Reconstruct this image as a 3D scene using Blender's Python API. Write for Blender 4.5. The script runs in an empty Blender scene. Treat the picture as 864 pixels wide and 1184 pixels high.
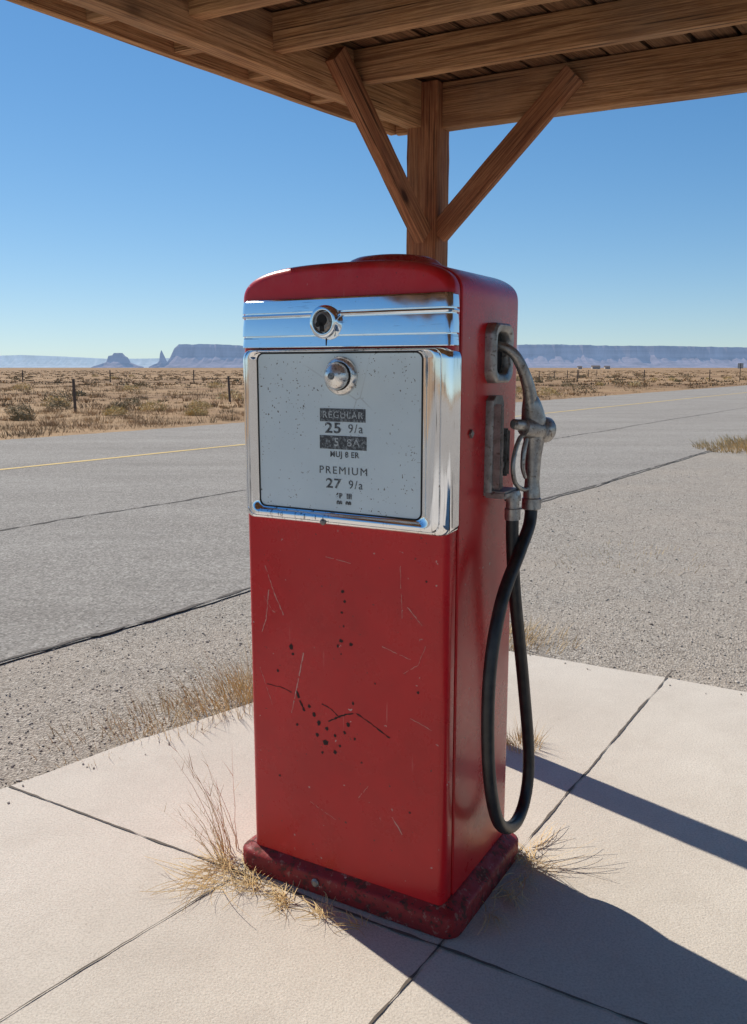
import bpy, bmesh, math, random
from mathutils import Vector, Matrix, noise
R=random.Random(7)
S=bpy.context.scene
S.view_settings.view_transform='Standard'
try: S.view_settings.look='None'
except: pass
S.view_settings.exposure=0
rad=math.radians

# ---------------------------------------------------------------- materials
class M:
    def __init__(s,name,rough=.6,metal=0,base=(.5,.5,.5),spec=.5):
        s.m=bpy.data.materials.new(name); s.m.use_nodes=True
        s.t=s.m.node_tree; s.b=s.t.nodes['Principled BSDF']; s.out=s.t.nodes['Material Output']
        s.b.inputs['Base Color'].default_value=(*base,1)
        s.b.inputs['Roughness'].default_value=rough; s.b.inputs['Metallic'].default_value=metal
        s.b.inputs['Specular IOR Level'].default_value=spec
        s.co=s.n('ShaderNodeTexCoord').outputs['Object']
    def n(s,k,**kw):
        x=s.t.nodes.new(k)
        for a,v in kw.items(): setattr(x,a,v)
        return x
    def l(s,a,b): s.t.links.new(a,b)
    def mapping(s,scale=(1,1,1),vec=None,rot=(0,0,0)):
        x=s.n('ShaderNodeMapping'); x.inputs['Scale'].default_value=scale; x.inputs['Rotation'].default_value=rot
        s.l(vec or s.co,x.inputs['Vector']); return x.outputs['Vector']
    def noise(s,scale,detail=4,rough=.6,vec=None,dist=0):
        x=s.n('ShaderNodeTexNoise'); x.inputs['Scale'].default_value=scale; x.inputs['Detail'].default_value=detail
        x.inputs['Roughness'].default_value=rough; x.inputs['Distortion'].default_value=dist
        s.l(vec or s.co,x.inputs['Vector']); return x.outputs['Fac']
    def vor(s,scale,feature='F1',vec=None,out='Distance',rnd=1):
        x=s.n('ShaderNodeTexVoronoi',feature=feature); x.inputs['Scale'].default_value=scale
        x.inputs['Randomness'].default_value=rnd
        s.l(vec or s.co,x.inputs['Vector']); return x.outputs[out]
    def ramp(s,f,stops):
        x=s.n('ShaderNodeValToRGB'); e=x.color_ramp.elements
        while len(e)<len(stops): e.new(.5)
        for i,(p,c) in enumerate(stops):
            e[i].position=p; e[i].color=(*c,1) if not isinstance(c,(int,float)) else (c,c,c,1)
        s.l(f,x.inputs['Fac']); return x.outputs['Color']
    def mix(s,f,a,b,bt='MIX'):
        x=s.n('ShaderNodeMix',data_type='RGBA',blend_type=bt)
        for sock,v in ((x.inputs[0],f),(x.inputs[6],a),(x.inputs[7],b)):
            if isinstance(v,(int,float)): sock.default_value=v
            elif isinstance(v,tuple): sock.default_value=(*v,1)
            else: s.l(v,sock)
        return x.outputs[2]
    def math(s,op,a,b=0):
        x=s.n('ShaderNodeMath',operation=op)
        for i,v in enumerate((a,b)):
            if isinstance(v,(int,float)): x.inputs[i].default_value=v
            else: s.l(v,x.inputs[i])
        return x.outputs[0]
    def bump(s,h,strength=.3,dist=.01,prev=None):
        x=s.n('ShaderNodeBump'); x.inputs['Strength'].default_value=strength; x.inputs['Distance'].default_value=dist
        s.l(h,x.inputs['Height'])
        if prev: s.l(prev,x.inputs['Normal'])
        s.l(x.outputs['Normal'],s.b.inputs['Normal']); return x.outputs['Normal']
    def col(s,c): s.l(c,s.b.inputs['Base Color'])
    def rgh(s,c): s.l(c,s.b.inputs['Roughness'])

def red_paint(name,base=(.60,.009,.014),dark=(.45,.007,.011),wear=.685,coat=.22,rust=None,fade=0):
    m=M(name,.3,0,(.5,.01,.02),.32)
    c=m.ramp(m.noise(3.5,5,.6),[(.3,dark),(.7,base)])
    st=m.noise(1,5,.65,m.mapping((22,22,1.2)))
    c=m.mix(m.ramp(st,[(.60,0),(.9,.3)]),c,(.64,.03,.03))
    dirt=m.noise(9,6,.7)
    c=m.mix(m.ramp(dirt,[(.62,0),(.85,.3)]),c,(.18,.012,.014))
    # dusty fading on the upward faces near the top
    sep=m.n('ShaderNodeSeparateXYZ'); m.l(m.co,sep.inputs[0])
    tz=m.ramp(m.math('MULTIPLY',m.math('SUBTRACT',sep.outputs[2],1.55),8),[(.1,0),(.7,1)])
    c=m.mix(m.math('MULTIPLY',tz,m.ramp(m.noise(14,7,.75),[(.42,.12),(.66,.55)])),c,(.42,.10,.09))
    if fade: c=m.mix(m.ramp(m.noise(16,7,.75),[(.50,0),(.66,fade)]),c,(.52,.17,.14))
    chips=m.noise(75,5,.65)
    c=m.mix(m.ramp(chips,[(wear,0),(wear+.02,1)]),c,(.05,.022,.018))
    if rust:
        c=m.mix(m.ramp(m.noise(26,7,.75),[(rust,0),(rust+.05,.9)]),c,(.085,.035,.024))
        c=m.mix(m.ramp(m.noise(48,5,.7),[(.58,0),(.63,.7)]),c,(.34,.16,.12))
    sp=m.noise(46,3,.5)
    c=m.mix(m.ramp(sp,[(.735,0),(.75,.8)]),c,(.55,.42,.38))
    sc=m.noise(1,2,.5,m.mapping((260,260,7),rot=(0,rad(28),0)))
    c=m.mix(m.ramp(sc,[(.75,0),(.79,.5)]),c,(.66,.30,.26))
    m.col(c)
    m.rgh(m.ramp(m.noise(6,6,.7),[(.3,.20),(.7,.38)]) if not rust else m.ramp(m.noise(26,7,.75),[(rust-.1,.45),(rust+.05,.85)]))
    m.b.inputs['Coat Weight'].default_value=coat; m.b.inputs['Coat Roughness'].default_value=.12
    m.bump(m.noise(4,3,.5),.08,.02)
    return m.m
mRed=red_paint('red_enamel'); mRedBase=red_paint('red_base_enamel',(.34,.022,.022),(.20,.016,.015),.60,.0,.54)
mRedCap=red_paint('faded_red_enamel',(.50,.010,.014),(.36,.008,.011),.64,.12,None,.45)

def chrome():
    m=M('old_chrome',.08,1,(.86,.87,.88))
    k=m.ramp(m.noise(70,6,.75),[(.655,0),(.70,1)])
    st=m.noise(1,4,.7,m.mapping((120,120,1.6)))
    k2=m.ramp(st,[(.575,0),(.61,.92)])
    msk=m.ramp(m.noise(6,3,.6),[(.44,0),(.52,1)])
    c=m.mix(k,(.84,.86,.89),(.14,.085,.055)); c=m.mix(m.math('MULTIPLY',k2,msk),c,(.06,.045,.04))
    m.col(c)
    m.rgh(m.ramp(m.noise(14,6,.7),[(.4,.03),(.8,.18)]))
    m.bump(m.noise(7,2,.5),.03,.015)
    return m.m
mChrome=chrome()
def hchrome():
    m=M('header_chrome',.08,1,(.86,.87,.88))
    k=m.ramp(m.noise(70,6,.75),[(.665,0),(.70,1)])
    st=m.noise(1,4,.7,m.mapping((5,5,90)))
    c=m.mix(k,(.82,.87,.92),(.16,.10,.07)); c=m.mix(m.ramp(st,[(.62,0),(.68,.5)]),c,(.25,.25,.27))
    m.col(c); m.rgh(m.ramp(m.noise(14,6,.7),[(.4,.05),(.8,.20)])); m.bump(m.noise(7,2,.5),.04,.015)
    return m.m
mHC=hchrome()
def steel(name,a,b,r=.42):
    m=M(name,r,.8)
    c=m.ramp(m.noise(38,6,.7),[(.35,a),(.62,b)])
    c=m.mix(m.ramp(m.noise(90,4,.6),[(.56,0),(.68,.8)]),c,(.11,.075,.055))
    m.col(c); m.rgh(m.ramp(m.noise(25,5,.6),[(.3,r-.1),(.7,r+.2)])); m.bump(m.noise(120,5,.6),.25,.003)
    return m.m
mCast=steel('cast_aluminium',(.27,.255,.24),(.48,.46,.43),.38)
mKnob=steel('polished_knob_metal',(.62,.61,.59),(.85,.84,.82),.16)
mCastD=steel('weathered_cast_metal',(.19,.18,.17),(.36,.34,.32),.45)
def rubber():
    m=M('black_rubber',.42,0,(.02,.02,.021)); m.col(m.ramp(m.noise(30,5,.6),[(.4,(.012,.012,.013)),(.75,(.035,.034,.034))]))
    m.bump(m.noise(200,3,.5),.15,.002); return m.m
mRub=rubber()
def flat(name,c,r=.7,metal=0):
    m=M(name,r,metal,c); m.col(m.mix(m.ramp(m.noise(40,4,.6),[(.35,0),(.7,.35)]),c,tuple(x*.5 for x in c))); return m.m
mBlack=flat('dark_recess',(.012,.012,.013),.8)
def pale():
    m=M('pale_lettering',.6); c=m.ramp(m.noise(170,4,.7),[(.45,(.50,.55,.57)),(.66,(.10,.11,.12))]); m.col(c); return m.m
mPale=pale()
def ink():
    m=M('worn_black_ink',.6); c=m.ramp(m.noise(150,4,.7),[(.48,(.05,.055,.062)),(.66,(.28,.32,.34))]); m.col(c); return m.m
mInk=ink()
mRust=flat('rusted_bare_steel',(.035,.016,.013),.85)
mScr=flat('scratched_primer',(.66,.40,.34),.7)
mCrk=flat('dirt_filled_crack',(.105,.088,.072),.95)
mJnt=flat('pavement_joint_dirt',(.14,.115,.09),.95)
def face():
    m=M('dial_enamel',.15,0,(.5,.55,.57))
    c=m.ramp(m.noise(2.4,5,.6),[(.3,(.56,.67,.73)),(.7,(.68,.79,.84))])
    sp=m.ramp(m.noise(95,3,.5),[(.71,0),(.73,1)]); c=m.mix(sp,c,(.05,.045,.04))
    msk=m.ramp(m.noise(7,2,.5),[(.50,0),(.58,1)])
    sp2=m.ramp(m.noise(160,2,.5),[(.68,0),(.70,1)]); c=m.mix(m.math('MULTIPLY',sp2,msk),c,(.07,.06,.05))
    ed=m.vor(3.2,'DISTANCE_TO_EDGE',m.mapping((1,1,.7)))
    cr=m.ramp(ed,[(0,.4),(.005,0)]); c=m.mix(m.math('MULTIPLY',cr,m.ramp(m.noise(5,2),[(.5,0),(.62,1)])),c,(.18,.18,.18))
    gr=m.ramp(m.noise(3,6,.7,m.mapping((1,1,.4))),[(.52,0),(.82,.4)]); c=m.mix(gr,c,(.42,.47,.49))
    m.col(c); m.rgh(m.ramp(m.noise(8,6,.7),[(.3,.08),(.7,.28)])); return m.m
mFace=face()
def wood(name,a,b,d):
    m=M(name,.75,0,(.5,.5,.5),.2)
    v=m.mapping((.9,20,20))
    g=m.noise(1.5,9,.66,v,1.4)
    c=m.ramp(g,[(.25,d),(.40,a),(.50,b),(.58,a),(.66,b),(.80,d)])
    f=m.noise(1,6,.75,m.mapping((3.5,240,240)))
    c=m.mix(m.ramp(f,[(.46,0),(.60,.75)]),c,d)
    cr=m.noise(1,3,.6,m.mapping((1.1,75,75)))
    c=m.mix(m.ramp(cr,[(.63,0),(.66,.9)]),c,tuple(x*.25 for x in d))
    kn=m.vor(3.0,'F1',m.mapping((1,2.2,2.2)))
    c=m.mix(m.ramp(kn,[(.06,.95),(.11,.35),(.17,0)]),c,tuple(x*.3 for x in d))
    bl=m.noise(2.6,5,.65); c=m.mix(m.ramp(bl,[(.46,0),(.75,.5)]),c,tuple(x*1.1 for x in d))
    gy=m.noise(1.7,4,.6); c=m.mix(m.ramp(gy,[(.5,0),(.75,.4)]),c,(.30,.24,.18))
    m.col(c); m.rgh(m.ramp(g,[(.3,.6),(.7,.9)]))
    m.bump(cr,.6,.004,m.bump(f,.9,.004,m.bump(g,.6,.008))); return m.m
mWood=wood('weathered_timber',(.42,.215,.095),(.62,.36,.175),(.15,.066,.029))
mWood2=wood('roof_boards',(.20,.105,.05),(.33,.185,.095),(.06,.028,.014))
mPost=wood('post_timber',(.34,.14,.065),(.50,.24,.115),(.13,.05,.025))
def concrete():
    m=M('sidewalk_concrete',.9,0,(.5,.5,.5),.2)
    c=m.ramp(m.noise(1.1,6,.6),[(.3,(.57,.50,.42)),(.7,(.71,.64,.545))])
    c=m.mix(m.ramp(m.noise(6,6,.7),[(.5,0),(.8,.4)]),c,(.48,.41,.335))
    c=m.mix(m.ramp(m.noise(170,3,.7),[(.38,.5),(.55,0)]),c,(.38,.33,.275))
    c=m.mix(m.ramp(m.noise(45,4,.7),[(.55,0),(.75,.35)]),c,(.77,.70,.605))
    sp=m.ramp(m.vor(16,'F1'),[(.03,.75),(.06,0)]); c=m.mix(m.math('MULTIPLY',sp,m.ramp(m.noise(3,2),[(.52,0),(.64,1)])),c,(.15,.12,.10))
    m.col(c); n=m.bump(m.noise(9,5,.6),.25,.01); m.bump(m.noise(160,4,.7),.6,.004,n); return m.m
mConc=concrete()
def gravel():
    m=M('gravel_lot',.95,0,(.5,.5,.5),.15)
    w=m.vor(110,'F1',None,'Color'); bw=m.n('ShaderNodeRGBToBW'); m.l(w,bw.inputs[0])
    c=m.ramp(bw.outputs[0],[(.15,(.20,.17,.14)),(.5,(.36,.315,.26)),(.85,(.54,.48,.405))])
    big=m.noise(.9,6,.65); c=m.mix(m.ramp(big,[(.4,0),(.7,.5)]),c,(.47,.39,.31))
    c=m.mix(m.ramp(m.noise(5,5,.7),[(.5,0),(.8,.4)]),c,(.24,.20,.16))
    m.col(c); d=m.vor(110,'F1'); n=m.bump(d,.8,.008); m.bump(m.noise(24,5,.7),.6,.014,n); return m.m
mGrav=gravel()
def asphalt():
    m=M('worn_asphalt',.9,0,(.5,.5,.5),.08)
    c=m.ramp(m.noise(.5,6,.65,m.mapping((.35,1.4,1),rot=(0,0,rad(-55)))),[(.3,(.29,.26,.225)),(.7,(.40,.365,.32))])
    sp=m.vor(80,'F1',None,'Color'); bw=m.n('ShaderNodeRGBToBW'); m.l(sp,bw.inputs[0])
    c=m.mix(m.ramp(bw.outputs[0],[(.2,.6),(.5,0)]),c,(.15,.135,.115))
    c=m.mix(m.ramp(bw.outputs[0],[(.6,0),(.85,.6)]),c,(.57,.52,.455))
    c=m.mix(m.ramp(m.noise(14,5,.75),[(.45,0),(.75,.45)]),c,(.21,.19,.165))
    c=m.mix(m.ramp(m.noise(1.6,5,.7,m.mapping((.25,1.5,1),rot=(0,0,rad(-55)))),[(.52,0),(.75,.35)]),c,(.20,.18,.155))
    m.col(c); m.bump(m.noise(90,5,.75),.8,.010); return m.m
mAsph=asphalt()
def desert():
    m=M('desert_soil',.95,0,(.5,.5,.5),.1)
    c=m.ramp(m.noise(.12,6,.7),[(.3,(.31,.185,.10)),(.5,(.43,.28,.155)),(.72,(.52,.36,.21))])
    far=m.noise(.02,8,.75,m.mapping((.35,1,1)))
    c=m.mix(m.ramp(far,[(.43,0),(.58,.8)]),c,(.21,.125,.07))
    c=m.mix(m.ramp(m.noise(.9,5,.7),[(.52,0),(.70,.6)]),c,(.19,.125,.07))
    m.col(c); m.bump(m.noise(5,6,.7),.6,.06); return m.m
mDes=desert()
def grassmat(name,a,b,g=None,sc=.7):
    m=M(name,.8,0,(.5,.5,.5),.15)
    geo=m.n('ShaderNodeNewGeometry').outputs['Position']
    c=m.ramp(m.noise(sc,3,.6,geo),[(.35,a),(.65,b)] if g is None else [(.3,a),(.48,b),(.62,g)])
    m.col(c); return m.m
mDry=grassmat('dry_straw',(.54,.36,.155),(.76,.55,.28),None,9)
mDry2=grassmat('dry_red_straw',(.42,.23,.10),(.64,.42,.21),None,14)
mScrub=grassmat('desert_scrub_leaf',(.60,.40,.19),(.40,.25,.13),(.20,.15,.085),.35)
mSage=grassmat('sagebrush_leaf',(.21,.165,.09),(.32,.25,.14),None,1.5)
mGold=grassmat('rabbitbrush_leaf',(.56,.41,.18),(.70,.54,.26),None,1.5)
def haze(name,c,e,amt):  # distance haze painted into the rock: bluish emission mixed over its own colour
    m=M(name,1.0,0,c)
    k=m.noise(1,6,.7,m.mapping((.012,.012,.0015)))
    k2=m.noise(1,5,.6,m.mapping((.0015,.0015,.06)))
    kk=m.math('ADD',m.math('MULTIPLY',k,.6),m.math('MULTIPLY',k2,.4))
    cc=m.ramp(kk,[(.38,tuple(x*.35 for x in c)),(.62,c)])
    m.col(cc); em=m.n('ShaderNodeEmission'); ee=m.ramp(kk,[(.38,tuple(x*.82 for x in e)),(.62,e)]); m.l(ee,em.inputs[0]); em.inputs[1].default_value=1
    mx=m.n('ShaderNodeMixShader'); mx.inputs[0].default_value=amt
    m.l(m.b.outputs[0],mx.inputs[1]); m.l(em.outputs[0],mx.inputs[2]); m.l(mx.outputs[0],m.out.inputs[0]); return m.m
mMesa=haze('sandstone_painted_haze',(.38,.27,.27),(.27,.40,.64),.62)
mMesaFar=haze('far_sandstone_painted_haze',(.45,.42,.45),(.48,.64,.84),.85)
mYel=flat('yellow_road_paint',(.70,.48,.16),.8)
mFence=flat('grey_fence_wood',(.12,.09,.07),.9); mWire=flat('fence_wire_metal',(.10,.09,.08),.6,.5)
mSign=flat('sign_back_metal',(.45,.45,.44),.5,.3)
mBld=flat('pale_building_wall',(.50,.46,.42),.8); mRoof=flat('dark_building_roof',(.16,.13,.12),.8)

# ---------------------------------------------------------------- helpers
def link(o,parent=None):
    S.collection.objects.link(o)
    if parent: o.parent=parent
    return o
def mk(name,verts,faces,mat,parent=None,ang=35,recalc=True):
    me=bpy.data.meshes.new(name); me.from_pydata([tuple(v) for v in verts],[],faces); 
    if recalc:
        bm=bmesh.new(); bm.from_mesh(me); bmesh.ops.recalc_face_normals(bm,faces=bm.faces); bm.to_mesh(me); bm.free()
    me.materials.append(mat)
    if ang: 
        for p in me.polygons: p.use_smooth=True
        me.set_sharp_from_angle(angle=rad(ang))
    o=bpy.data.objects.new(name,me); return link(o,parent)
def top(o,label,cat,group=None):
    o['label']=label; o['category']=cat
    if group: o['group']=group
def structure(o): o['kind']='structure'
def stuff(o,label,cat): o['kind']='stuff'; o['label']=label; o['category']=cat
def empty(name,loc,rz=0):
    o=bpy.data.objects.new(name,None); o.empty_display_size=.1; o.location=loc; o.rotation_euler=(0,0,rz); S.collection.objects.link(o); return o
def loft(loops,closed=True,cap=True,V=None,F=None):
    V=[] if V is None else V; F=[] if F is None else F
    n=len(loops[0]); b=len(V)
    for L in loops: V.extend(L)
    for i in range(len(loops)-1):
        for j in range(n if closed else n-1):
            k=(j+1)%n; F.append((b+i*n+j,b+i*n+k,b+(i+1)*n+k,b+(i+1)*n+j))
    if cap:
        F.append(tuple(b+j for j in range(n))); F.append(tuple(b+(len(loops)-1)*n+j for j in range(n)))
    return V,F
def rrect(x0,x1,y0,y1,r,n=6):
    P=[]
    for cx,cy,a0 in ((x1-r,y1-r,0),(x0+r,y1-r,90),(x0+r,y0+r,180),(x1-r,y0+r,270)):
        for i in range(n+1):
            a=rad(a0+90*i/n); P.append((cx+r*math.cos(a),cy+r*math.sin(a)))
    return P
def tube(pts,rads,seg=16,sub=6,V=None,F=None,cap=True):
    pts=[Vector(p) for p in pts]
    if isinstance(rads,(int,float)): rads=[rads]*len(pts)
    P=[];Q=[]
    if sub>1:
        for i in range(len(pts)-1):
            p0=pts[max(i-1,0)];p1=pts[i];p2=pts[i+1];p3=pts[min(i+2,len(pts)-1)]
            for k in range(sub):
                t=k/sub
                P.append(.5*((2*p1)+(p2-p0)*t+(2*p0-5*p1+4*p2-p3)*t*t+(-p0+3*p1-3*p2+p3)*t**3)); Q.append(rads[i]*(1-t)+rads[i+1]*t)
        P.append(pts[-1]);Q.append(rads[-1])
    else: P=pts;Q=rads
    loops=[];prev=None
    for i,p in enumerate(P):
        d=(P[min(i+1,len(P)-1)]-P[max(i-1,0)])
        d=d.normalized() if d.length>1e-9 else Vector((0,0,1))
        if prev is None:
            a=Vector((0,0,1)) if abs(d.z)<.9 else Vector((1,0,0)); s=d.cross(a).normalized()
        else: s=(prev-d*prev.dot(d)).normalized()
        prev=s; t=d.cross(s)
        loops.append([tuple(p+Q[i]*(math.cos(2*math.pi*j/seg)*s+math.sin(2*math.pi*j/seg)*t)) for j in range(seg)])
    return loft(loops,True,cap,V,F)
def straight(p0,p1,steps,seg=24,V=None,F=None):
    p0=Vector(p0);p1=Vector(p1)
    d=(p1-p0).normalized(); a=Vector((0,0,1)) if abs(d.z)<.9 else Vector((1,0,0)); s=d.cross(a).normalized(); t=d.cross(s)
    loops=[[tuple(p0.lerp(p1,q)+r*(math.cos(2*math.pi*j/seg)*s+math.sin(2*math.pi*j/seg)*t)) for j in range(seg)] for q,r in steps]
    return loft(loops,True,True,V,F)
def boxmesh(x0,x1,y0,y1,z0,z1,bev=.003,seg=2):
    bm=bmesh.new(); bmesh.ops.create_cube(bm,size=1)
    for v in bm.verts:
        v.co=Vector((x0 if v.co.x<0 else x1,y0 if v.co.y<0 else y1,z0 if v.co.z<0 else z1))
    if bev: bmesh.ops.bevel(bm,geom=bm.edges[:],offset=bev,segments=seg,affect='EDGES')
    bm.verts.ensure_lookup_table()
    V=[tuple(v.co) for v in bm.verts]; F=[tuple(v.index for v in f.verts) for f in bm.faces]
    bm.free(); return V,F
def joinvf(parts):
    V=[];F=[]
    for v,f in parts:
        b=len(V); V+=list(v); F+=[tuple(i+b for i in q) for q in f]
    return V,F
def timber(name,p0,p1,w,h,mat,parent,bev=.006,up=Vector((0,0,1))):
    p0=Vector(p0);p1=Vector(p1);L=(p1-p0).length
    nseg=max(2,int(L/.06)); loops=[]
    sd=R.uniform(0,100)
    for i in range(nseg+1):
        t=L*i/nseg; dy=.0022*noise.noise((t*2.2,sd,0)); dz=.0022*noise.noise((t*2.2,sd,7)); k=bev*(.75+1.0*noise.noise((t*11,sd,3)))
        k=max(.0008,k)
        loops.append([(t,y+dy,z+dz) for y,z in rrect(-w/2,w/2,-h/2,h/2,k,2)])
    V,F=loft(loops)
    o=mk(name,V,F,mat,parent,30)
    x=(p1-p0).normalized(); y=up.cross(x).normalized(); z=x.cross(y)
    Mx=Matrix((x,y,z)).transposed().to_4x4(); Mx.translation=p0-parent.location
    s=Vector((R.uniform(0,40),R.uniform(0,9),R.uniform(0,9)))
    o.data.transform(Matrix.Translation(s)); o.matrix_basis=Mx@Matrix.Translation(-s)
    return o

# ---------------------------------------------------------------- camera
H=1.4
cam=bpy.data.cameras.new('camera'); co=bpy.data.objects.new('camera',cam); link(co); S.camera=co
co.location=(0,0,H); co.rotation_euler=(rad(90-9.48),0,0)
cam.sensor_fit='VERTICAL'; cam.sensor_height=24; cam.lens=24*1000/1184; cam.clip_start=.05; cam.clip_end=40000

# ---------------------------------------------------------------- light
EL=45; SD=Vector((-.67,.742,0)).normalized()
az=math.atan2(SD.x,SD.y)
w=bpy.data.worlds.new('World'); S.world=w; w.use_nodes=True; nt=w.node_tree
sky=nt.nodes.new('ShaderNodeTexSky'); sky.sky_type='NISHITA'; sky.sun_disc=False
sky.sun_elevation=rad(EL); sky.sun_rotation=az%(2*math.pi); sky.altitude=1200; sky.air_density=1.0; sky.dust_density=.15; sky.ozone_density=1.6
bg=nt.nodes['Background']
def vm(op,a,b):
    x=nt.nodes.new('ShaderNodeVectorMath'); x.operation=op
    for i,v in enumerate((a,b)):
        if isinstance(v,tuple): x.inputs[i].default_value=v
        else: nt.links.new(v,x.inputs[i])
    return x.outputs[0]
c0=sky.outputs[0]
den=vm('ADD',vm('MULTIPLY',c0,(.085,.075,.070)),(1,1,1))
cs=vm('DIVIDE',c0,den)
cs=vm('MULTIPLY',cs,(.90,1.0,1.12))
hs=nt.nodes.new('ShaderNodeHueSaturation'); hs.inputs['Saturation'].default_value=1.25; nt.links.new(cs,hs.inputs['Color'])
nt.links.new(hs.outputs[0],bg.inputs[0]); bg.inputs[1].default_value=.138
sl=bpy.data.lights.new('sun','SUN'); sl.energy=5; sl.angle=rad(.5); sl.color=(1,.945,.85)
so=bpy.data.objects.new('sun',sl); link(so)
sv=Vector((SD.x*math.cos(rad(EL)),SD.y*math.cos(rad(EL)),math.sin(rad(EL))))
so.rotation_euler=sv.to_track_quat('Z','Y').to_euler(); so.location=sv*20

# ---------------------------------------------------------------- ground
N=12000
V=[(-N,-N,-.04),(N,-N,-.04),(N,N,-.04),(-N,N,-.04)]
g=mk('ground',V,[(0,1,2,3)],mDes,None,0); structure(g)
RP=Vector((-.818,5.41,0)); RU=Vector((.5736,.8192,0)); RN=Vector((-.8192,.5736,0))
def rd(s,o,z): p=RP+RU*s+RN*o; return (p.x,p.y,z)
def strip(name,s0,s1,o0,o1,z,mat,step=.4,j0=0,j1=0):
    V=[];F=[];s=s0
    while s<s1:
        q0=j0*noise.noise((s*.9,3.1,o0))+j0*.5*noise.noise((s*4,1.1,o0)); q1=j1*noise.noise((s*.9,9.1,o1))+j1*.5*noise.noise((s*4,5.1,o1))
        V+= [rd(s,o0+q0,z),rd(s,o1+q1,z)]; s+=step if s<60 else step*8
    for i in range(len(V)//2-1): F.append((2*i,2*i+2,2*i+3,2*i+1))
    return mk(name,V,F,mat,None,0)
gr=strip('gravel',-70,260,-60,.4,-.030,mGrav,2); structure(gr)
road=strip('road',-90,900,0,12.1,-.022,mAsph,.10,.05,.14); structure(road)
def line_strip(name,s0,s1,off,wid,z,mat,amp=.02,gap=0,wvar=.6):
    V=[];F=[];s=s0;step=.05
    while s<s1:
        c=off+amp*noise.noise((s*.7,off,0))*3+amp*noise.noise((s*6,off,4)); ww=wid*(1+wvar*noise.noise((s*5,off,8))*1.6+wvar*.8*noise.noise((s*17,off,8)))
        if ww<0: ww=.0005
        V+=[rd(s,c-ww/2,z),rd(s,c+ww/2,z)]; s+=step if s<20 else step*10
    for i in range(len(V)//2-1):
        if gap and noise.noise((i*.11,off,2))>gap: continue
        F.append((2*i,2*i+2,2*i+3,2*i+1))
    o=mk(name,V,F,mat,None,0); structure(o); return o
line_strip('road_marking',-60,300,7.5,.12,-.018,mYel,.004,0,.12)
line_strip('road_edge_crack',-30,60,.04,.024,-.018,mCrk,.022,0,1.2)
line_strip('road_crack',-30,120,3.25,.028,-.018,mCrk,.03,0,.9)

C=Vector((.336,4.364)); dl=Vector((-.694,-.72)); dr=Vector((.863,-.505))
poly=[]
for i in range(60): 
    s=4.6*(1-i/60); p=C+dl*s; j=.012*noise.noise((s*3,0,1))+.03*noise.noise((s*.8,5,1)); poly.append((p.x-.72*j,p.y+.69*j))
for i in range(80):
    s=7*i/79; p=C+dr*s; j=.01*noise.noise((s*3,7,1)); poly.append((p.x+.5*j,p.y+.86*j))
poly+=[(9,-6),(-6,-6),(-6,.5)]
V=[(x,y,0) for x,y in poly]+[(x,y,-.12) for x,y in poly]; n=len(poly)
F=[tuple(range(n))]+[(i,(i+1)%n,n+(i+1)%n,n+i) for i in range(n)]
pad=mk('pavement',V,F,mConc,None,0); structure(pad)
def joint(a,b,wid=.0055):
    a=Vector(a);b=Vector(b);d=(b-a);L=d.length;d.normalize();nn=Vector((-d.y,d.x));V=[];F=[];k=int(L/.012)
    for i in range(k+1):
        p=a+d*(L*i/k); c=.005*noise.noise((p.x*4,p.y*4,0))+.002*noise.noise((p.x*30,p.y*30,0)); ww=wid*(1+1.3*noise.noise((p.x*12,p.y*12,5)))/2
        V+=[(*(p+nn*(c-ww)),.003),(*(p+nn*(c+ww)),.003)]
    for i in range(k): F.append((2*i,2*i+1,2*i+3,2*i+2))
    o=mk('pavement_joint',V,F,mJnt,None,0); structure(o)
joint((-1.235,2.737),(4.2,-.475),.0065); joint((1.40,3.87),(-1.2,-.22),.0065); joint((-.36,2.245),(-2.3,-.21),.004)
joint((2.05,1.0),(3.9,3.0),.0055)

# stones
V=[];F=[]
ico=bmesh.new(); bmesh.ops.create_icosphere(ico,subdivisions=1,radius=1); iv=[v.co.copy() for v in ico.verts]; 
ico.verts.ensure_lookup_table(); fi=[tuple(v.index for v in f.verts) for f in ico.faces]; ico.free()
def inpad(x,y):
    d=Vector((x,y))-C
    return d.dot(Vector((-.72,.694)))<0 and d.dot(Vector((.505,.863)))<0
cnt=0
while cnt<7500:
    Y=2.4+10*R.random()**1.4; X=R.uniform(-.5*Y-.4,.5*Y+.4)
    o=(Vector((X,Y,0))-RP).dot(RN)
    if inpad(X,Y) : 
        d=Vector((X,Y))-C
        m_=max(d.dot(Vector((-.72,.694))),d.dot(Vector((.505,.863))))
        if m_<-.12 or R.random()>.10: continue
        z=.002
    elif o>-.02:
        if o>.3 or R.random()>.12: continue
        z=-.02
    else: z=-.028
    r=R.uniform(.002,.0055)*(1 if R.random()<.96 else 1.8)
    b=len(V); a=R.uniform(0,6.28); ca,sa=math.cos(a),math.sin(a); sx,sy,sz=r*R.uniform(.8,1.5),r*R.uniform(.7,1.1),r*R.uniform(.5,.8)
    for v in iv:
        k=1+R.uniform(-.15,.15); x,y=v.x*sx*k,v.y*sy*k
        V.append((X+x*ca-y*sa,Y+x*sa+y*ca,z+sz*.4+v.z*sz*k))
    F+=[tuple(i+b for i in f) for f in fi]; cnt+=1
def stonemat():
    m=M('loose_stone',.9); c=m.ramp(m.noise(11,1,.5),[(.3,(.26,.225,.185)),(.5,(.41,.36,.30)),(.7,(.58,.52,.44))]); m.col(c); return m.m
st=mk('gravel_stones',V,F,stonemat(),None,0,False); stuff(st,'loose grey and tan stones scattered beside the road','gravel')

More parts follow.
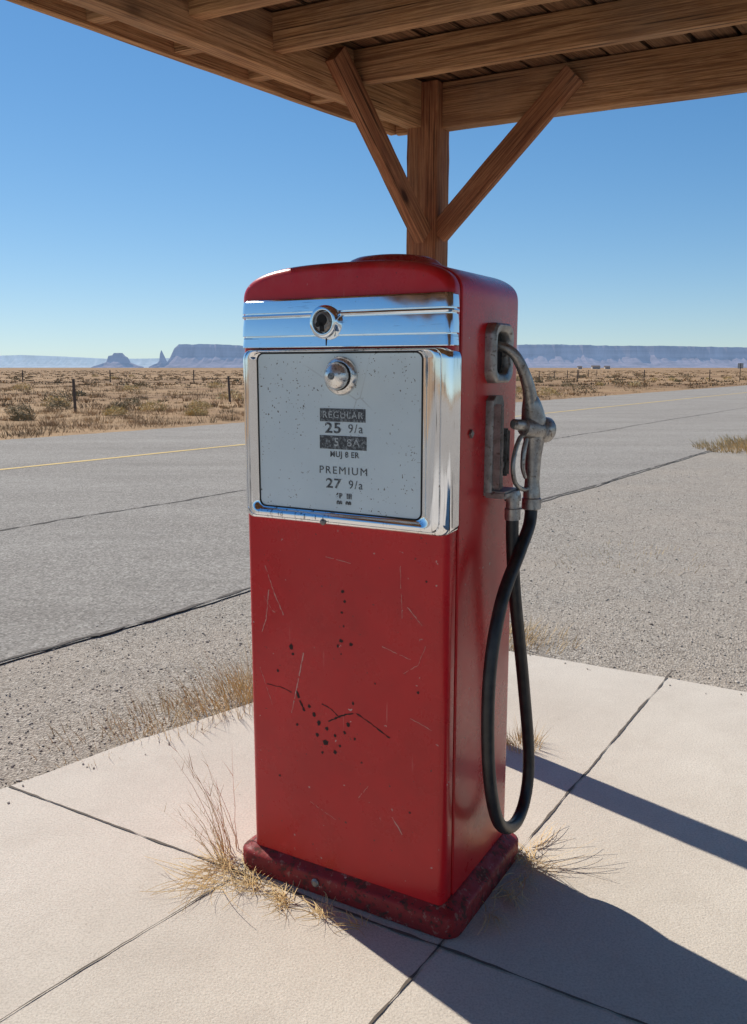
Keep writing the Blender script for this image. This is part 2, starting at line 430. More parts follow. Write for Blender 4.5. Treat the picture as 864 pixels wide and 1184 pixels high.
# ---------------------------------------------------------------- grass
def blades(V,F,cx,cy,cz,n,h,spread,lean=(0,0),w=.003,droop=.6,seg=4):
    for _ in range(n):
        a=R.uniform(0,6.283); r=spread*math.sqrt(R.random())*.35
        x,y=cx+r*math.cos(a),cy+r*math.sin(a); L=h*R.uniform(.35,1.1)
        out=R.uniform(.15,1)*droop; dx=math.cos(a)*out+lean[0]+R.uniform(-.15,.15); dy=math.sin(a)*out+lean[1]+R.uniform(-.15,.15)
        b=len(V); pa=R.uniform(0,6.283); px_,py_=math.cos(pa)*w,math.sin(pa)*w
        bend=R.uniform(.2,1.2)
        for i in range(seg+1):
            t=i/seg; k=L*(t*.45+.55*t**(1+bend)); zz=L*t*(1-.35*bend*t*out)
            ww=(1-t*.9)
            V.append((x+dx*k-px_*ww,y+dy*k-py_*ww,cz+zz)); V.append((x+dx*k+px_*ww,y+dy*k+py_*ww,cz+zz))
        for i in range(seg): F.append((b+2*i,b+2*i+1,b+2*i+3,b+2*i+2))
def twigs(V,F,n,h,lean,w=.0012):
    for _ in range(n):
        x,y=R.uniform(-.03,.03),R.uniform(-.03,.03); L=h*R.uniform(.5,1.05); dx=lean[0]+R.uniform(-.35,.25); dy=lean[1]+R.uniform(-.3,.3)
        pts=[];seg=7
        for i in range(seg+1):
            t=i/seg; pts.append(Vector((x+dx*L*t**1.4+.008*noise.noise((t*4,_,h)),y+dy*L*t**1.4+.008*noise.noise((t*4,_,h+5)),L*t*.92)))
        def rib(ps,w0):
            b=len(V); a=R.uniform(0,6.28); px_,py_=math.cos(a),math.sin(a); k=len(ps)-1
            for i,p in enumerate(ps):
                ww=w0*(1-.8*i/k); V.append((p.x-px_*ww,p.y-py_*ww,p.z)); V.append((p.x+px_*ww,p.y+py_*ww,p.z))
            for i in range(k): F.append((b+2*i,b+2*i+1,b+2*i+3,b+2*i+2))
        rib(pts,w)
        for i in range(2,seg):
            if R.random()<.55:
                a=R.uniform(0,6.28); l=L*R.uniform(.08,.2); d=Vector((math.cos(a)*.6+dx*.5,math.sin(a)*.6+dy*.5,.8))*l
                rib([pts[i],pts[i]+d*.5+Vector((0,0,.003)),pts[i]+d],w*.7)
def straw(V,F,n,L,spread,w=.0012,hz=.03,dirb=None):
    for _ in range(n):
        a=R.uniform(0,6.283) if dirb is None else dirb+R.gauss(0,.7); r=spread*R.random(); th=R.uniform(0,6.283)
        x,y=r*math.cos(th),r*math.sin(th); l=L*R.uniform(.3,1); cv=R.uniform(-2.2,2.2); z0=R.uniform(.002,hz*.5); z1=R.uniform(.003,hz); zm=R.uniform(0,hz)
        b=len(V); seg=6
        for i in range(seg+1):
            t=i/seg; aa=a+cv*t*.5
            if i: x+=math.cos(aa)*l/seg; y+=math.sin(aa)*l/seg
            z=z0*(1-t)+z1*t+zm*4*t*(1-t)*.5+.001; ww=w*(1-.6*t)
            V.append((x-math.sin(aa)*ww,y+math.cos(aa)*ww,z)); V.append((x+math.sin(aa)*ww,y-math.cos(aa)*ww,z+ww))
        for i in range(seg): F.append((b+2*i,b+2*i+1,b+2*i+3,b+2*i+2))
tufts=[
 (-.62,3.52,330,.16,.42,(-.2,0),.0016,mDry,'golden dry grass clump growing at the pavement edge'),
 (-.84,3.32,220,.11,.42,(-.1,0),.0016,mDry,'golden dry grass clump growing at the pavement edge'),
 (-.50,3.68,300,.21,.34,(0,0),.0016,mDry,'golden dry grass clump growing at the pavement edge'),
 (-1.05,3.14,110,.07,.45,(0,0),.0016,mDry,'low dry grass on the gravel'),
 (.62,4.42,330,.12,.45,(.1,0),.0018,mDry,'dry grass clump at the pavement corner'),
 (.82,4.40,200,.08,.45,(.1,0),.0018,mDry,'dry grass clump at the pavement corner'),
 (.560,3.06,140,.08,.13,(0,0),.0014,mDry,'small straw tuft in the pavement joint'),
 (6.85,15.3,1100,.16,2.0,(0,0),.008,mDry,'low golden dry grass patch at the road edge'),
 (7.7,16.0,1100,.18,2.2,(0,0),.008,mDry,'low golden dry grass patch at the road edge'),
 (1.9,6.4,130,.05,1.1,(0,0),.002,mDry,'thin dry grass scattered on the gravel'),
]
for x,y,n,h,s,l,ww,mt,lab in tufts:
    V=[];F=[]; blades(V,F,0,0,0,n,h,s*1.6,l,ww,1.0)
    o=mk('dry_grass_tuft',V,F,mt,None,0,False); o.location=(x,y,0.0 if (inpad(x,y)) else -.03)
    o['kind']='stuff'; top(o,lab,'dry grass','dry grass tufts')
for x,y,n,h,l,mt in ((-.43,2.33,11,.34,(-.25,.05),mDry2),(-.40,2.36,6,.42,(-.28,.1),mDry2),(-.43,2.28,14,.17,(-.4,-.1),mDry),(-.45,2.30,9,.22,(-.5,.0),mDry)):
    V=[];F=[]; twigs(V,F,n,h,l,.0012)
    o=mk('dry_weed',V,F,mt,None,0,False); o.location=(x,y,0); o['kind']='stuff'; top(o,'sparse dry reddish weed stalks beside the pump base','dry weed','dry weeds by the pump')
for x,y,n,L,s,db in ((-.41,2.25,80,.12,.05,None),(-.33,2.16,65,.11,.045,None),(-.24,2.095,50,.10,.035,None),(-.13,2.035,36,.09,.03,None),(-.04,1.985,16,.08,.02,None),(-.45,2.20,20,.20,.05,3.8),(-.42,2.16,10,.30,.03,4.0),
                  (.43,2.29,60,.10,.04,None),(.46,2.26,20,.26,.04,-.2),(.36,2.13,45,.11,.04,-.8),(.30,2.03,26,.10,.03,-.8),(.47,2.36,14,.18,.03,.3),(.40,2.20,30,.14,.04,-.5)):
    V=[];F=[]; straw(V,F,n,L,s,.0012,.022,db)
    o=mk('dry_straw_litter',V,F,mDry,None,0,False); o.location=(x,y,.001)
    o['kind']='stuff'; top(o,'thin tangled dry straw lying by the pump base','dry grass','dry straw litter')
V=[];F=[];k=0
while k<4200:
    Y=16*math.exp(R.random()**.9*math.log(420/16)); X=R.uniform(-.62*Y-3,.62*Y+3)
    o=(Vector((X,Y,0))-RP).dot(RN)
    if o<12.6: continue
    if noise.noise((X*.08,Y*.08,0))+.35*noise.noise((X*.5,Y*.5,3))<-.05 and R.random()<.8: continue
    k+=1; near=Y<45
    h=R.uniform(.08,.28)*(1.25 if R.random()<.12 else 1); n=46 if Y<30 else (26 if Y<70 else 12)
    blades(V,F,X,Y,-.05,n,h,R.uniform(.4,1.5)*(1 if near else 1.5),(0,0),.006 if Y<30 else (.016 if Y<70 else .04+.0005*Y),.9,2)
sc=mk('desert_scrub',V,F,mScrub,None,0,False); stuff(sc,'dry golden and sage desert scrub covering the plain','scrub')
bl=[(-11.2,27.5,.50,0),(-8.8,30,.45,0),(-7.4,29.2,.55,1),(-9.7,24,.35,0),(-12,33,.6,1),(-6.2,31.0,.5,1),(-10.2,21.4,.3,0),(5.4,43,.8,1),(9.2,46,.7,1),(12.5,52,.8,0),(-7.9,26.6,.42,1),(-5.4,26.5,.38,1)]
for i in range(80):
    Y=R.uniform(30,140); X=R.uniform(-.5*Y,.5*Y)
    if (Vector((X,Y,0))-RP).dot(RN)>14: bl.append((X,Y,R.uniform(.3,.8),1 if R.random()<.45 else 0))
for (x,y,r,gold) in bl:
    V=[];F=[]; nq=520 if y<34 else 180; sz=1 if y<34 else 2.2
    for q in range(nq):
        a=R.uniform(0,6.283);e=math.asin(R.random()); rr=r*(1+.35*noise.noise((math.cos(a)*1.4+x,math.sin(a)*1.4,e*2+y)))*R.uniform(.55,1)
        c=Vector((rr*math.cos(a)*math.cos(e),rr*math.sin(a)*math.cos(e),rr*.62*math.sin(e)))
        d=Vector((R.gauss(0,1),R.gauss(0,1),R.gauss(.4,1))).normalized(); s=d.cross(Vector((R.gauss(0,1),R.gauss(0,1),R.gauss(0,1)))).normalized()
        b=len(V); V+=[tuple(c-s*.012*sz),tuple(c+s*.012*sz),tuple(c+d*R.uniform(.06,.15)*sz**.5+s*.003)]; F.append((b,b+1,b+2))
    o=mk('sagebrush',V,F,mGold if gold else mSage,None,0,False); o.location=(x,y,-.04); o['kind']='stuff'
    top(o,'rounded golden rabbitbrush growing beyond the road' if gold else 'low grey-green sagebrush growing beyond the road','bush','brush beyond the road')

# ---------------------------------------------------------------- mesas
def landform(name,prof,dist,mat,depth=900,talus=.55,seed=1):
    pts=[]
    for i in range(len(prof)-1):
        (xa,ha),(xb,hb)=prof[i],prof[i+1]; k=max(1,int(abs(xb-xa)/14))
        for j in range(k): t=j/k; pts.append((xa+(xb-xa)*t,ha+(hb-ha)*t))
    pts.append(prof[-1]); V=[];F=[];rows=7
    for x,h in pts:
        w1=noise.noise((x*.012,seed,0))*60+noise.noise((x*.05,seed,3))*26; w2=noise.noise((x*.03,seed,7))
        h2=h*(1+.03*noise.noise((x*.02,seed,9)))+2.0*noise.noise((x*.08,seed,2)); ct=h2*talus*(1+.35*w2)
        V+=[(x,dist-h*2.2-60+w1,-2),(x,dist-h*.9+w1*1.3,ct*.45),(x,dist-12+w1,ct),(x,dist+w1,h2*.9),(x,dist+8+w1,h2),(x,dist+depth,h2),(x,dist+depth+h*2,-2)]
    for i in range(len(pts)-1):
        for r in range(rows-1): F.append((i*rows+r,(i+1)*rows+r,(i+1)*rows+r+1,i*rows+r+1))
    F.append(tuple(range(rows))); F.append(tuple((len(pts)-1)*rows+r for r in range(rows)))
    o=mk(name,V,F,mat,None,0); structure(o); return o
D=5000
def pr(L,d=D): return [((u-432)*d/1000*1.0139,(425-v)*d/1000*1.02+1.4) for u,v in L]
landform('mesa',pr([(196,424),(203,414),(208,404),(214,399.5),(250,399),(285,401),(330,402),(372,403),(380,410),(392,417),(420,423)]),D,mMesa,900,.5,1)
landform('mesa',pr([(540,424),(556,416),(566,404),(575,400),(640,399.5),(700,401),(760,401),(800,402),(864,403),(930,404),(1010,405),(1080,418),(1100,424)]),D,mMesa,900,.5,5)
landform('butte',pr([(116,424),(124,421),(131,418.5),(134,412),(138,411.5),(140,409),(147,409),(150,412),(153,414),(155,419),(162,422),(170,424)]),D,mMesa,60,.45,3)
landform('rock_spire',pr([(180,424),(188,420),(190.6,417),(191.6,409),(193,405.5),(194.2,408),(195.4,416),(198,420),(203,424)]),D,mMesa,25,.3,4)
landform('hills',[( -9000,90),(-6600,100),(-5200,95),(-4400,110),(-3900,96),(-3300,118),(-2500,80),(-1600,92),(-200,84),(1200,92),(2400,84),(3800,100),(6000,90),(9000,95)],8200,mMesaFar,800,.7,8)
for x,y,w_,d_,h_ in ((228,900,8,6,2.6),(241,905,5,5,2.2),(214,910,4,4,2.0)):
    e=empty('distant_house',(x,y,-.04)); top(e,'tiny pale low house far out on the desert plain','house','far houses on the plain')
    V,F=boxmesh(-w_/2,w_/2,-d_/2,d_/2,0,h_,.02,1); mk('wall',V,F,mBld,e)
    V,F=loft([[(s*(w_/2+.3),-d_/2-.3,h_+.01),(s*(w_/2+.3),d_/2+.3,h_+.01),(s*(w_/2+.3),0,h_+1.1)] for s in (-1,1)]); mk('roof',V,F,mRoof,e,0)

# ---------------------------------------------------------------- fence, sign
def fpost(x,y,h=1.08,r=.05):
    V,F=straight((0,0,-.1),(R.uniform(-.05,.05),R.uniform(-.05,.05),h),[(0,r),(.3,r*.95),(.7,r*1.02),(.97,r*.9),(1,r*.7)],8)
    o=mk('fence_post',V,F,mFence,None,30); o.location=(x,y,-.04); top(o,'weathered grey timber fence post in dry scrub','fence post','fence posts beyond the road')
    return o
P0=Vector((-9.7,28.3));dF=Vector((.372,.928))
pp=[P0+dF*(9.6*i) for i in range(-2,14)]
for p in pp: fpost(p.x,p.y)
V=[];F=[]
for hh in (.35,.65,.95):
    for i in range(len(pp)-1):
        a,b=pp[i],pp[i+1]; m=(a+b)/2
        tube([(a.x,a.y,hh),(m.x,m.y,hh-.03),(b.x,b.y,hh)],.004,4,3,V,F,False)
wr=mk('fence_wire',V,F,mWire,None,0); top(wr,'thin sagging wire strung between fence posts','fence wire')
qq=[(-34+8*i,84+1.6*i+R.uniform(-1,1)) for i in range(14)]
for x,y in qq: fpost(x,y,1.2,.06)
e=empty('road_sign',(38.5,92,-.04))
V,F=straight((0,0,0),(0,0,1.9),[(0,.04),(1,.04)],8); mk('sign_post',V,F,mFence,e)
V,F=boxmesh(-.3,.3,-.02,.02,1.35,1.9,.01,1); mk('sign_panel',V,F,mSign,e)
top(e,'small pale road sign standing by the far fence','road sign')

# ---------------------------------------------------------------- canopy
PC=Vector((.198,3.305,0))
cp=empty('canopy',PC); top(cp,'rough timber canopy on a braced wooden post over the pump','canopy')
e1=Vector((-math.cos(rad(52.5)),-math.sin(rad(52.5)),0)); e2=Vector((math.cos(rad(-27)),math.sin(rad(-27)),0))
ZB=2.243; ZT=2.395
n1=Vector((-e1.y,e1.x,0)); 
if n1.dot(-PC)<0: n1=-n1
n2=Vector((-e2.y,e2.x,0)); 
if n2.dot(-PC)<0: n2=-n2
pw=.118
timber('post',PC,PC+Vector((0,0,ZT-.004)),pw,pw,mPost,cp,.006,up=e2)
bw=.06; zz=Vector((0,0,(ZB+ZT)/2))
timber('beam',PC+e1*pw*.42+zz-n1*.022,PC+e1*4.4+zz-n1*.022,bw,ZT-ZB,mWood,cp,.004)
timber('beam',PC+e2*pw*.505+zz-n2*.018,PC+e2*4.6+zz-n2*.018,bw,ZT-ZB,mWood,cp,.004)
bo=n1*(-.022+bw/2+.021)
timber('brace',PC+e1*.072+bo+Vector((0,0,1.865)),PC+e1*.555+bo+Vector((0,0,2.35)),.04,.074,mPost,cp,.003)
bo2=n2*(-.018+bw/2+.021)
timber('brace',PC+e2*.055+bo2+Vector((0,0,1.875)),PC+e2*.535+bo2+Vector((0,0,2.350)),.04,.074,mPost,cp,.003)
O=Vector((.079,3.62,0)); jz=2.295
def along1(t): return PC+e1*t
for t in (.42,.79,1.10,1.42,1.76,2.1,2.5,2.9,3.3,3.7):
    zj=Vector((0,0,(jz+ZT)/2))
    timber('joist',along1(t)+n1*.004+zj,along1(t)+e2*4.5+zj,.040,ZT-jz,mWood,cp,.002)
for i in range(0,15):
    t=.30*i-.03
    s=along1(t)-n1*(bw/2+.02)
    zj=Vector((0,0,(jz+.02+ZT)/2))
    timber('rafter_tail',s+zj,s-e2*.245+zj,.04,ZT-jz-.02,mWood,cp,.002)
fz=2.385
timber('fascia',O+Vector((0,0,fz)),O+e1*4.8+Vector((0,0,fz)),.028,.16,mWood,cp,.002)
timber('fascia',O+e2*.016+Vector((0,0,fz)),O+e2*4.9+Vector((0,0,fz)),.028,.16,mWood,cp,.002)
parts=[];b=.02;zc=ZT+.004
while b<4.8:
    wv=.115
    o0=O+e2*b; o1=O+e2*(b+wv); dz=R.uniform(0,.010)
    q=[o0,o1,o1+e1*4.8,o0+e1*4.8]
    Vv=[(p.x-PC.x,p.y-PC.y,zc+dz) for p in q]+[(p.x-PC.x,p.y-PC.y,zc+.02+dz) for p in q]
    parts.append((Vv,[(0,1,2,3),(4,5,6,7),(0,1,5,4),(1,2,6,5),(2,3,7,6),(3,0,4,7)])); b+=wv+.016
V,F=joinvf(parts)
dk=mk('roof_boards',V,F,mWood2,cp,0)
rz=math.atan2(e1.y,e1.x); dk.data.transform(Matrix.Rotation(-rz,4,'Z')); dk.rotation_euler=(0,0,rz)
q=[O-e1*.03-e2*.03,O-e1*.03+e2*4.95,O+e1*4.85+e2*4.95,O+e1*4.85-e2*.03]
V=[(p.x-PC.x,p.y-PC.y,2.468) for p in q]+[(p.x-PC.x,p.y-PC.y,2.49) for p in q]
mk('roof_sheet',V,[(0,1,2,3),(4,5,6,7),(0,1,5,4),(1,2,6,5),(2,3,7,6),(3,0,4,7)],mWood2,cp,0)

# ---------------------------------------------------------------- pump
gp=empty('gas_pump',(.02,2.291,0),rad(-30)); top(gp,'vintage red gas pump with chrome bezel, hose and nozzle','gas pump')
V,F=loft([[(x,y,z) for x,y in rrect(-.338+i,.338-i,-.229+i,.245-i,.042-i*.5)] for z,i in ((0,.003),(.003,0),(.052,0),(.057,.003),(.061,.009),(.068,.022),(.076,.030),(.079,.036))])
mk('base',V,F,mRedBase,gp)
def prof(wd,z0,zs,h,d,nexp=2.9):
    w_=wd-d; hh=h-d; P=[(-w_,z0+(zs-z0)*i/10) for i in range(10)]
    for i in range(61):
        a=math.pi*(1-i/60); cx,sx=math.cos(a),math.sin(a)
        P.append((w_*math.copysign(abs(cx)**(2/nexp),cx),zs+hh*abs(sx)**(2/nexp)))
    P+=[(w_,zs-(zs-z0)*(i+1)/10) for i in range(10)]
    return P
def body(name,y0,y1,rf,rb,mat,wd=.30,h=.09):
    K=7; secs=[]
    for i in range(K+1):
        a=math.pi/2*i/K; secs.append((y0+rf*(1-math.cos(a)),rf*(1-math.sin(a))))
    for i in range(K+1):
        a=math.pi/2*i/K; secs.append((y1-rb+rb*math.sin(a),rb*(1-math.cos(a))))
    loops=[[(x,y,z) for x,z in prof(wd,.072,1.56,h,d)] for y,d in secs]
    V,F=loft(loops,True,True); return mk(name,V,F,mat,gp,32)
fp=body('front_panel',-.205,-.162,.022,.003,mRed,.297,.088)
body('shell',-.157,.226,.004,.040,mRed,.3000,.090)
body('inner_frame',-.17,-.15,.002,.002,mBlack,.292,.083)
V=[];F=[]
lp=[(.165,1.636),(.150,1.6445),(.135,1.650),(.122,1.655),(.114,1.662),(.106,1.669),(.092,1.675),(.068,1.679),(.03,1.681),(.001,1.681)]
loft([[(.025+r*math.cos(2*math.pi*j/48)*1.05,.02+r*math.sin(2*math.pi*j/48),z) for j in range(48)] for r,z in lp],True,True,V,F)
mk('top_cap',V,F,mRedCap,gp,60)
def plan(i,front): return rrect(-.2875+i,.3035-i,front+i,-.166,.016,6)
stack=[(1.447,.006),(1.4485,.001),(1.450,0),(1.4735,.0020),(1.4745,.0050),(1.4765,.0050),(1.4775,.0),(1.50,.0012),(1.5185,.0030),(1.5195,.0062),(1.5215,.0062),(1.5225,.0008),(1.526,.0003),(1.5295,.0012),(1.5305,.0055),(1.5325,.0055),(1.5335,.0008),(1.548,.0018),(1.561,.0032),(1.565,.007),(1.567,.013)]
V,F=loft([[(x,y,z) for x,y in plan(i,-.221)] for z,i in stack]); mk('chrome_header',V,F,mHC,gp,22)
def ring(outer,inner,prf,mp,n=8):
    A=rrect(*outer,n); B=rrect(*inner,n)
    return loft([[mp(a[0]+(b[0]-a[0])*t,a[1]+(b[1]-a[1])*t,c) for a,b in zip(A,B)] for t,c in prf],True,False)
V,F=ring((-.2875,.3035,1.012,1.4455,.026),(-.243,.228,1.046,1.436,.018),
 [(0,-.166),(0,-.2035),(.02,-.2095),(.06,-.2140),(.12,-.2175),(.20,-.2200),(.29,-.2215),(.31,-.2180),(.33,-.2180),(.35,-.2218),(.45,-.2235),(.56,-.2240),(.66,-.2230),(.75,-.2205),(.83,-.2165),(.89,-.2125),(.93,-.2118),(.98,-.211),(1,-.206),(1,-.190)],lambda a,b,c:(a,c,b))
mk('bezel',V,F,mChrome,gp,42)
V,F=straight((-.04,-.219,1.021),(-.04,-.228,1.021),[(0,.008),(.6,.008),(1,.004)],12); mk('bezel_screw',V,F,mCastD,gp)
V,F=boxmesh(-.246,.232,-.2095,-.196,1.042,1.441,.002,1); df=mk('dial_face',V,F,mFace,gp)
V,F=ring((-.2445,.2305,1.0445,1.4385,.018),(-.2405,.2255,1.0485,1.4335,.016),[(0,-.2050),(0,-.2112),(1,-.2112),(1,-.2050)],lambda a,b,c:(a,c,b))
mk('gasket',V,F,mBlack,gp,20)
cx,cz=-.027,1.507
V,F=straight((cx,-.20,cz),(cx,-.240,cz),[(0,.040),(.62,.040),(.80,.039),(.90,.036),(.94,.031),(.93,.028),(.86,.0262),(.80,.0255),(.66,.025)],36)
lk=mk('lock_ring',V,F,mHC,gp,30)
V,F=straight((cx,-.228,cz),(cx,-.2385,cz),[(0,.0245),(.6,.0245),(1,.019)],28); mk('lock_barrel',V,F,mCastD,lk)
V,F=joinvf([straight((cx,-.237,cz+.004),(cx,-.2405,cz+.004),[(0,.014),(1,.014)],18),boxmesh(cx-.006,cx+.006,-.2405,-.237,cz-.023,cz,.001,1),straight((cx-.012,-.228,cz-.006),(cx-.012,-.2398,cz-.006),[(0,.006),(1,.006)],12)])
mk('keyhole',V,F,mBlack,lk)
V,F=boxmesh(cx-.001,cx+.0015,-.2218,-.219,1.452,1.470,.0003,1); mk('rust_streak',V,F,mRust,lk)
kx,kz=.008,1.380
V,F=straight((kx,-.205,kz),(kx,-.222,kz),[(0,.046),(.35,.047),(.65,.0455),(.85,.042),(1,.036)],36)
kn=mk('knob_flange',V,F,mKnob,df,40)
V,F=straight((kx,-.221,kz),(kx,-.225,kz),[(0,.0345),(1,.0345)],32); mk('knob_gap',V,F,mBlack,kn)
V,F=straight((kx,-.223,kz),(kx,-.254,kz),[(0,.030),(.12,.0325),(.30,.0330),(.48,.0315),(.64,.0280),(.78,.0225),(.90,.0150),(.97,.0085),(1,.003)],36)
mk('knob',V,F,mKnob,kn,60)
V,F=straight((kx,-.2525,kz),(kx,-.2575,kz),[(0,.0085),(.6,.0085),(1,.005)],14); mk('knob_screw',V,F,mInk,kn)
def text(s,x,z,size,mat,y=-.2102,sx=1,off=0.0,sp=1.15,name='price_lettering'):
    cu=bpy.data.curves.new('t','FONT'); cu.body=s; cu.size=size; cu.align_x='CENTER'; cu.align_y='CENTER'; cu.extrude=.0002; cu.offset=off; cu.space_character=sp
    ob=bpy.data.objects.new('t',cu); S.collection.objects.link(ob); bpy.context.view_layer.update()
    me=bpy.data.meshes.new_from_object(ob.evaluated_get(bpy.context.evaluated_depsgraph_get())); bpy.data.objects.remove(ob)
    me.materials.clear(); me.materials.append(mat); o=bpy.data.objects.new(name,me); link(o,df); o.location=(x,y,z); o.rotation_euler=(rad(90),0,0); o.scale=(sx,1,1)
tx=.012
def bar(x0,x1,z0,z1):
    V,F=boxmesh(x0,x1,-.2106,-.2085,z0,z1,.0005,1); mk('price_label',V,F,mInk,df)
bar(tx-.066,tx+.064,1.270,1.302); bar(tx-.067,tx+.067,1.203,1.236)
text('REGULAR',tx,1.286,.0235,mPale,-.2110,sp=1.2)
text('25',tx-.028,1.2535,.035,mInk,sx=1.3,off=.0008,sp=1.1); text('9/a',tx+.036,1.2535,.030,mInk,sp=1.2)
text('5',tx-.018,1.2195,.028,mPale,-.2110,off=.0006); text('8A',tx+.030,1.2195,.025,mPale,-.2110,sx=1.2)
text('MUJ 8 ER',tx+.004,1.190,.0195,mInk,off=.0004,sp=1.1)
text('PREMIUM',tx,1.150,.0262,mInk,off=0,sx=1.1,sp=1.25)
text('27',tx-.028,1.117,.033,mInk,sx=1.3,off=.0006,sp=1.1); text('9/a',tx+.036,1.117,.029,mInk,sp=1.2)
text('6P  III',tx+.002,1.088,.0165,mInk,off=.001); text('00  00',tx+.002,1.070,.014,mInk,off=.0012)

V=[];F=[];V2=[];F2=[]
def blob(x,z,rx,rz,a=0,VV=V,FF=F):
    b=len(VV);n=11;ca,sa=math.cos(a),math.sin(a)
    for i in range(n):
        t=6.283*i/n; k=R.uniform(.65,1.2); p=rx*math.cos(t)*k;q_=rz*math.sin(t)*k
        VV.append((x+p*ca-q_*sa,-.2056,z+p*sa+q_*ca))
    FF.append(tuple(range(b,b+n)))
def scr(pts,wd,VV,FF):
    b=len(VV);k=0
    for i in range(len(pts)-1):
        (x0,z0),(x1,z1)=pts[i],pts[i+1]; L=math.hypot(x1-x0,z1-z0); nx,nz=-(z1-z0)/L,(x1-x0)/L; st=max(2,int(L/.006))
        for j in range(st+(1 if i==len(pts)-2 else 0)):
            t=j/st; j2=R.uniform(-.0009,.0009); w_=wd*R.uniform(.2,1)
            x=x0+(x1-x0)*t+nx*j2; z=z0+(z1-z0)*t+nz*j2
            VV+= [(x-nx*w_,-.2057,z-nz*w_),(x+nx*w_,-.2057,z+nz*w_)];k+=1
    for i in range(k-1):
        if R.random()<.06: continue
        FF.append((b+2*i,b+2*i+1,b+2*i+3,b+2*i+2))
for pts,wd in (([(-.235,.885),(-.21,.82),(-.178,.757)],.0015),([(-.225,.82),(-.235,.74),(-.25,.70)],.0013),([(-.240,.80),(-.215,.765),(-.205,.76)],.0009),
  ([(-.116,.664),(-.135,.58),(-.157,.49)],.0017),([(.15,.275),(.18,.235)],.0017),([(.12,.72),(.20,.70)],.0009),([(.19,.83),(.23,.79)],.0011),
  ([(-.05,.93),(.03,.92)],.0007),([(.05,.30),(.08,.34)],.0008),([(.2,.55),(.26,.53)],.0009),([(.17,.93),(.175,.80)],.0006),([(-.26,.60),(-.22,.50)],.0006),([(.18,.66),(.22,.69),(.24,.74)],.0006),([(-.1,.25),(-.02,.22)],.0006)):
    scr(pts,wd,V2,F2)
scr([(-.243,.556),(-.19,.556),(-.155,.548)],.0017,V,F); scr([(-.14,.555),(-.13,.53),(-.115,.503)],.0042,V,F); scr([(-.04,.49),(.0,.515),(.036,.528)],.0036,V,F)
scr([(.045,.53),(.08,.515),(.142,.485)],.0024,V,F); scr([(-.06,.535),(-.03,.525),(.0,.505)],.0024,V,F)
for x,z,r in ((-.085,.50,.006),(-.07,.48,.007),(-.045,.47,.006),(-.075,.445,.005),(-.05,.43,.008),(-.02,.455,.005),(.01,.47,.005),(.02,.495,.006),(-.02,.41,.007),(-.06,.40,.004),(-.10,.52,.005),(-.005,.43,.004),(.04,.46,.004),
 (.006,.845,.005),(.012,.82,.004),(.003,.79,.004),(.008,.755,.003),(.0,.715,.006),(.03,.71,.005),(-.155,.675,.007),(-.150,.655,.004),(-.01,.70,.004),(.0,.68,.003),(.035,.555,.004),(-.2,.60,.004),(.1,.62,.003),(.06,.40,.003),(-.14,.46,.004),(.2,.3,.003),(-.2,.3,.003),(.22,.62,.004),(.24,.9,.003)):
    blob(x,z,r,r*R.uniform(.8,1.3),R.uniform(0,3))
mk('rust_spots',V,F,mRust,fp,0,False); mk('paint_scratches',V2,F2,mScr,fp,0,False)
V,F=straight((-.07,-.227,.036),(-.07,-.237,.036),[(0,.012),(.6,.012),(1,.007)],12); mk('base_bolt',V,F,mCastD,gp)

XS=.3000
sm=lambda a,b,c:(XS+c,a,b)
V,F=ring((-.022,.104,1.362,1.508,.030),(.004,.080,1.386,1.484,.026),[(0,-.004),(0,.014),(.06,.022),(.25,.027),(.6,.026),(.85,.022),(.95,.016),(1,.010),(1,-.004)],sm)
ns=mk('nozzle_slot',V,F,mCast,gp)
V,F=boxmesh(XS-.002,XS+.003,.002,.082,1.384,1.486,.001,1); mk('slot_recess',V,F,mBlack,ns)
A=[(.000,1.085),(.004,1.32),(.02,1.332),(.062,1.332),(.076,1.31),(.078,1.25),(.066,1.20),(.078,1.14),(.080,1.085)]
loops=[[(XS+c,y*k+.04*(1-k)-.012,z) for y,z in A] for c,k in ((-.004,1.0),(.014,1.0),(.020,.93))]
V1=loft(loops)
V2_=boxmesh(XS,XS+.044,-.006,.006,1.10,1.312,.005,2)
V3=boxmesh(XS,XS+.060,-.014,.088,1.080,1.098,.005,2)
V4=boxmesh(XS,XS+.040,.048,.060,1.13,1.25,.005,2)
V5=straight((XS+.016,.028,1.16),(XS+.034,.028,1.16),[(0,.013),(.8,.013),(1,.008)],14)
V6=straight((XS+.016,.028,1.29),(XS+.026,.028,1.29),[(0,.009),(.8,.009),(1,.005)],12)
V,F=joinvf([V1,V2_,V3,V4,V5,V6]); mk('nozzle_holder',V,F,mCastD,gp)
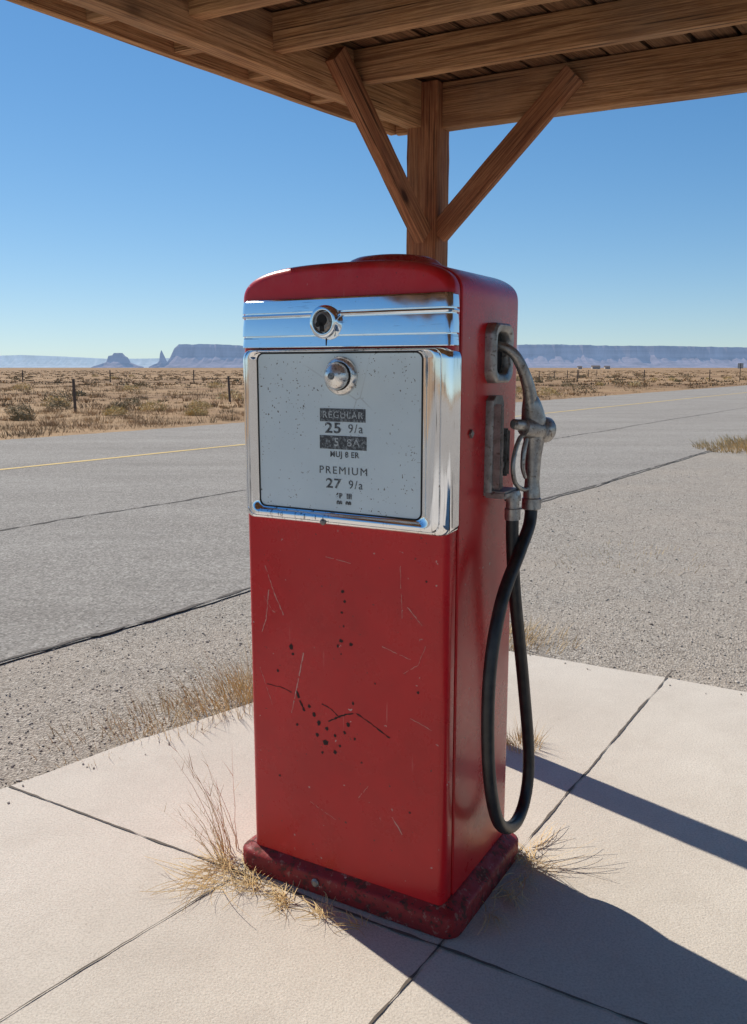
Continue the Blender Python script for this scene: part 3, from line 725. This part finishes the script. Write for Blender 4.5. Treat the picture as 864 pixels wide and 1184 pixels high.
V,F=straight((XS-.001,-.10,1.245),(XS+.006,-.10,1.245),[(0,.011),(1,.010)],4); mk('side_plate',V,F,mCastD,gp)
V,F=straight((.352,.052,1.095),(.352,.056,1.02),[(0,.017),(.15,.021),(.35,.021),(.36,.017),(.6,.017),(.62,.020),(1,.020)],16); mk('hose_fitting',V,F,mCast,gp)
hp=[(.352,.055,1.05),(.352,.060,.96),(.356,.080,.81),(.360,.150,.56),(.366,.195,.33),(.368,.170,.210),(.370,.078,.176),(.372,-.045,.25),(.372,-.115,.43),(.370,-.118,.66),(.372,-.058,.83),(.376,.050,.94),(.374,.122,1.00),(.372,.138,1.06)]
V,F=tube(hp,.0165,18,12); mk('hose',V,F,mRub,gp,60)
parts=[]
parts.append(tube([(.372,.138,1.045),(.372,.138,1.075),(.372,.138,1.11),(.372,.137,1.17),(.374,.136,1.22),(.374,.130,1.265),(.372,.118,1.305),(.370,.110,1.325)],[.020,.0225,.019,.022,.027,.032,.025,.018],20,5))
parts.append(straight((.372,.138,1.035),(.372,.138,1.068),[(0,.020),(.1,.025),(.9,.025),(1,.021)],20))
parts.append(straight((.362,.085,1.252),(.400,.174,1.240),[(0,.010),(.03,.021),(.3,.026),(.62,.027),(.64,.031),(.70,.033),(.9,.033),(.96,.029),(1,.018)],22))
parts.append(straight((.350,.048,1.262),(.374,.13,1.250),[(0,.008),(.05,.013),(.9,.018),(1,.018)],14))
V,F=joinvf(parts); nz=mk('nozzle',V,F,mCast,gp,40)
V,F=tube([(.293,.044,1.452),(.320,.048,1.450),(.346,.060,1.430),(.362,.080,1.390),(.370,.100,1.345),(.371,.110,1.315)],[.0120,.0120,.0130,.0145,.0165,.0185],18,6)
mk('spout',V,F,mCast,nz,50)
V,F=joinvf([tube([(.362,.112,1.232),(.358,.078,1.225),(.356,.050,1.19),(.356,.040,1.15),(.358,.056,1.112),(.364,.098,1.092),(.370,.128,1.095)],.0058,10,6),
            tube([(.366,.105,1.222),(.364,.092,1.19),(.364,.088,1.15),(.366,.104,1.122)],[.006,.007,.006,.005],10,5)])
mk('trigger',V,F,mCast,nz,50)
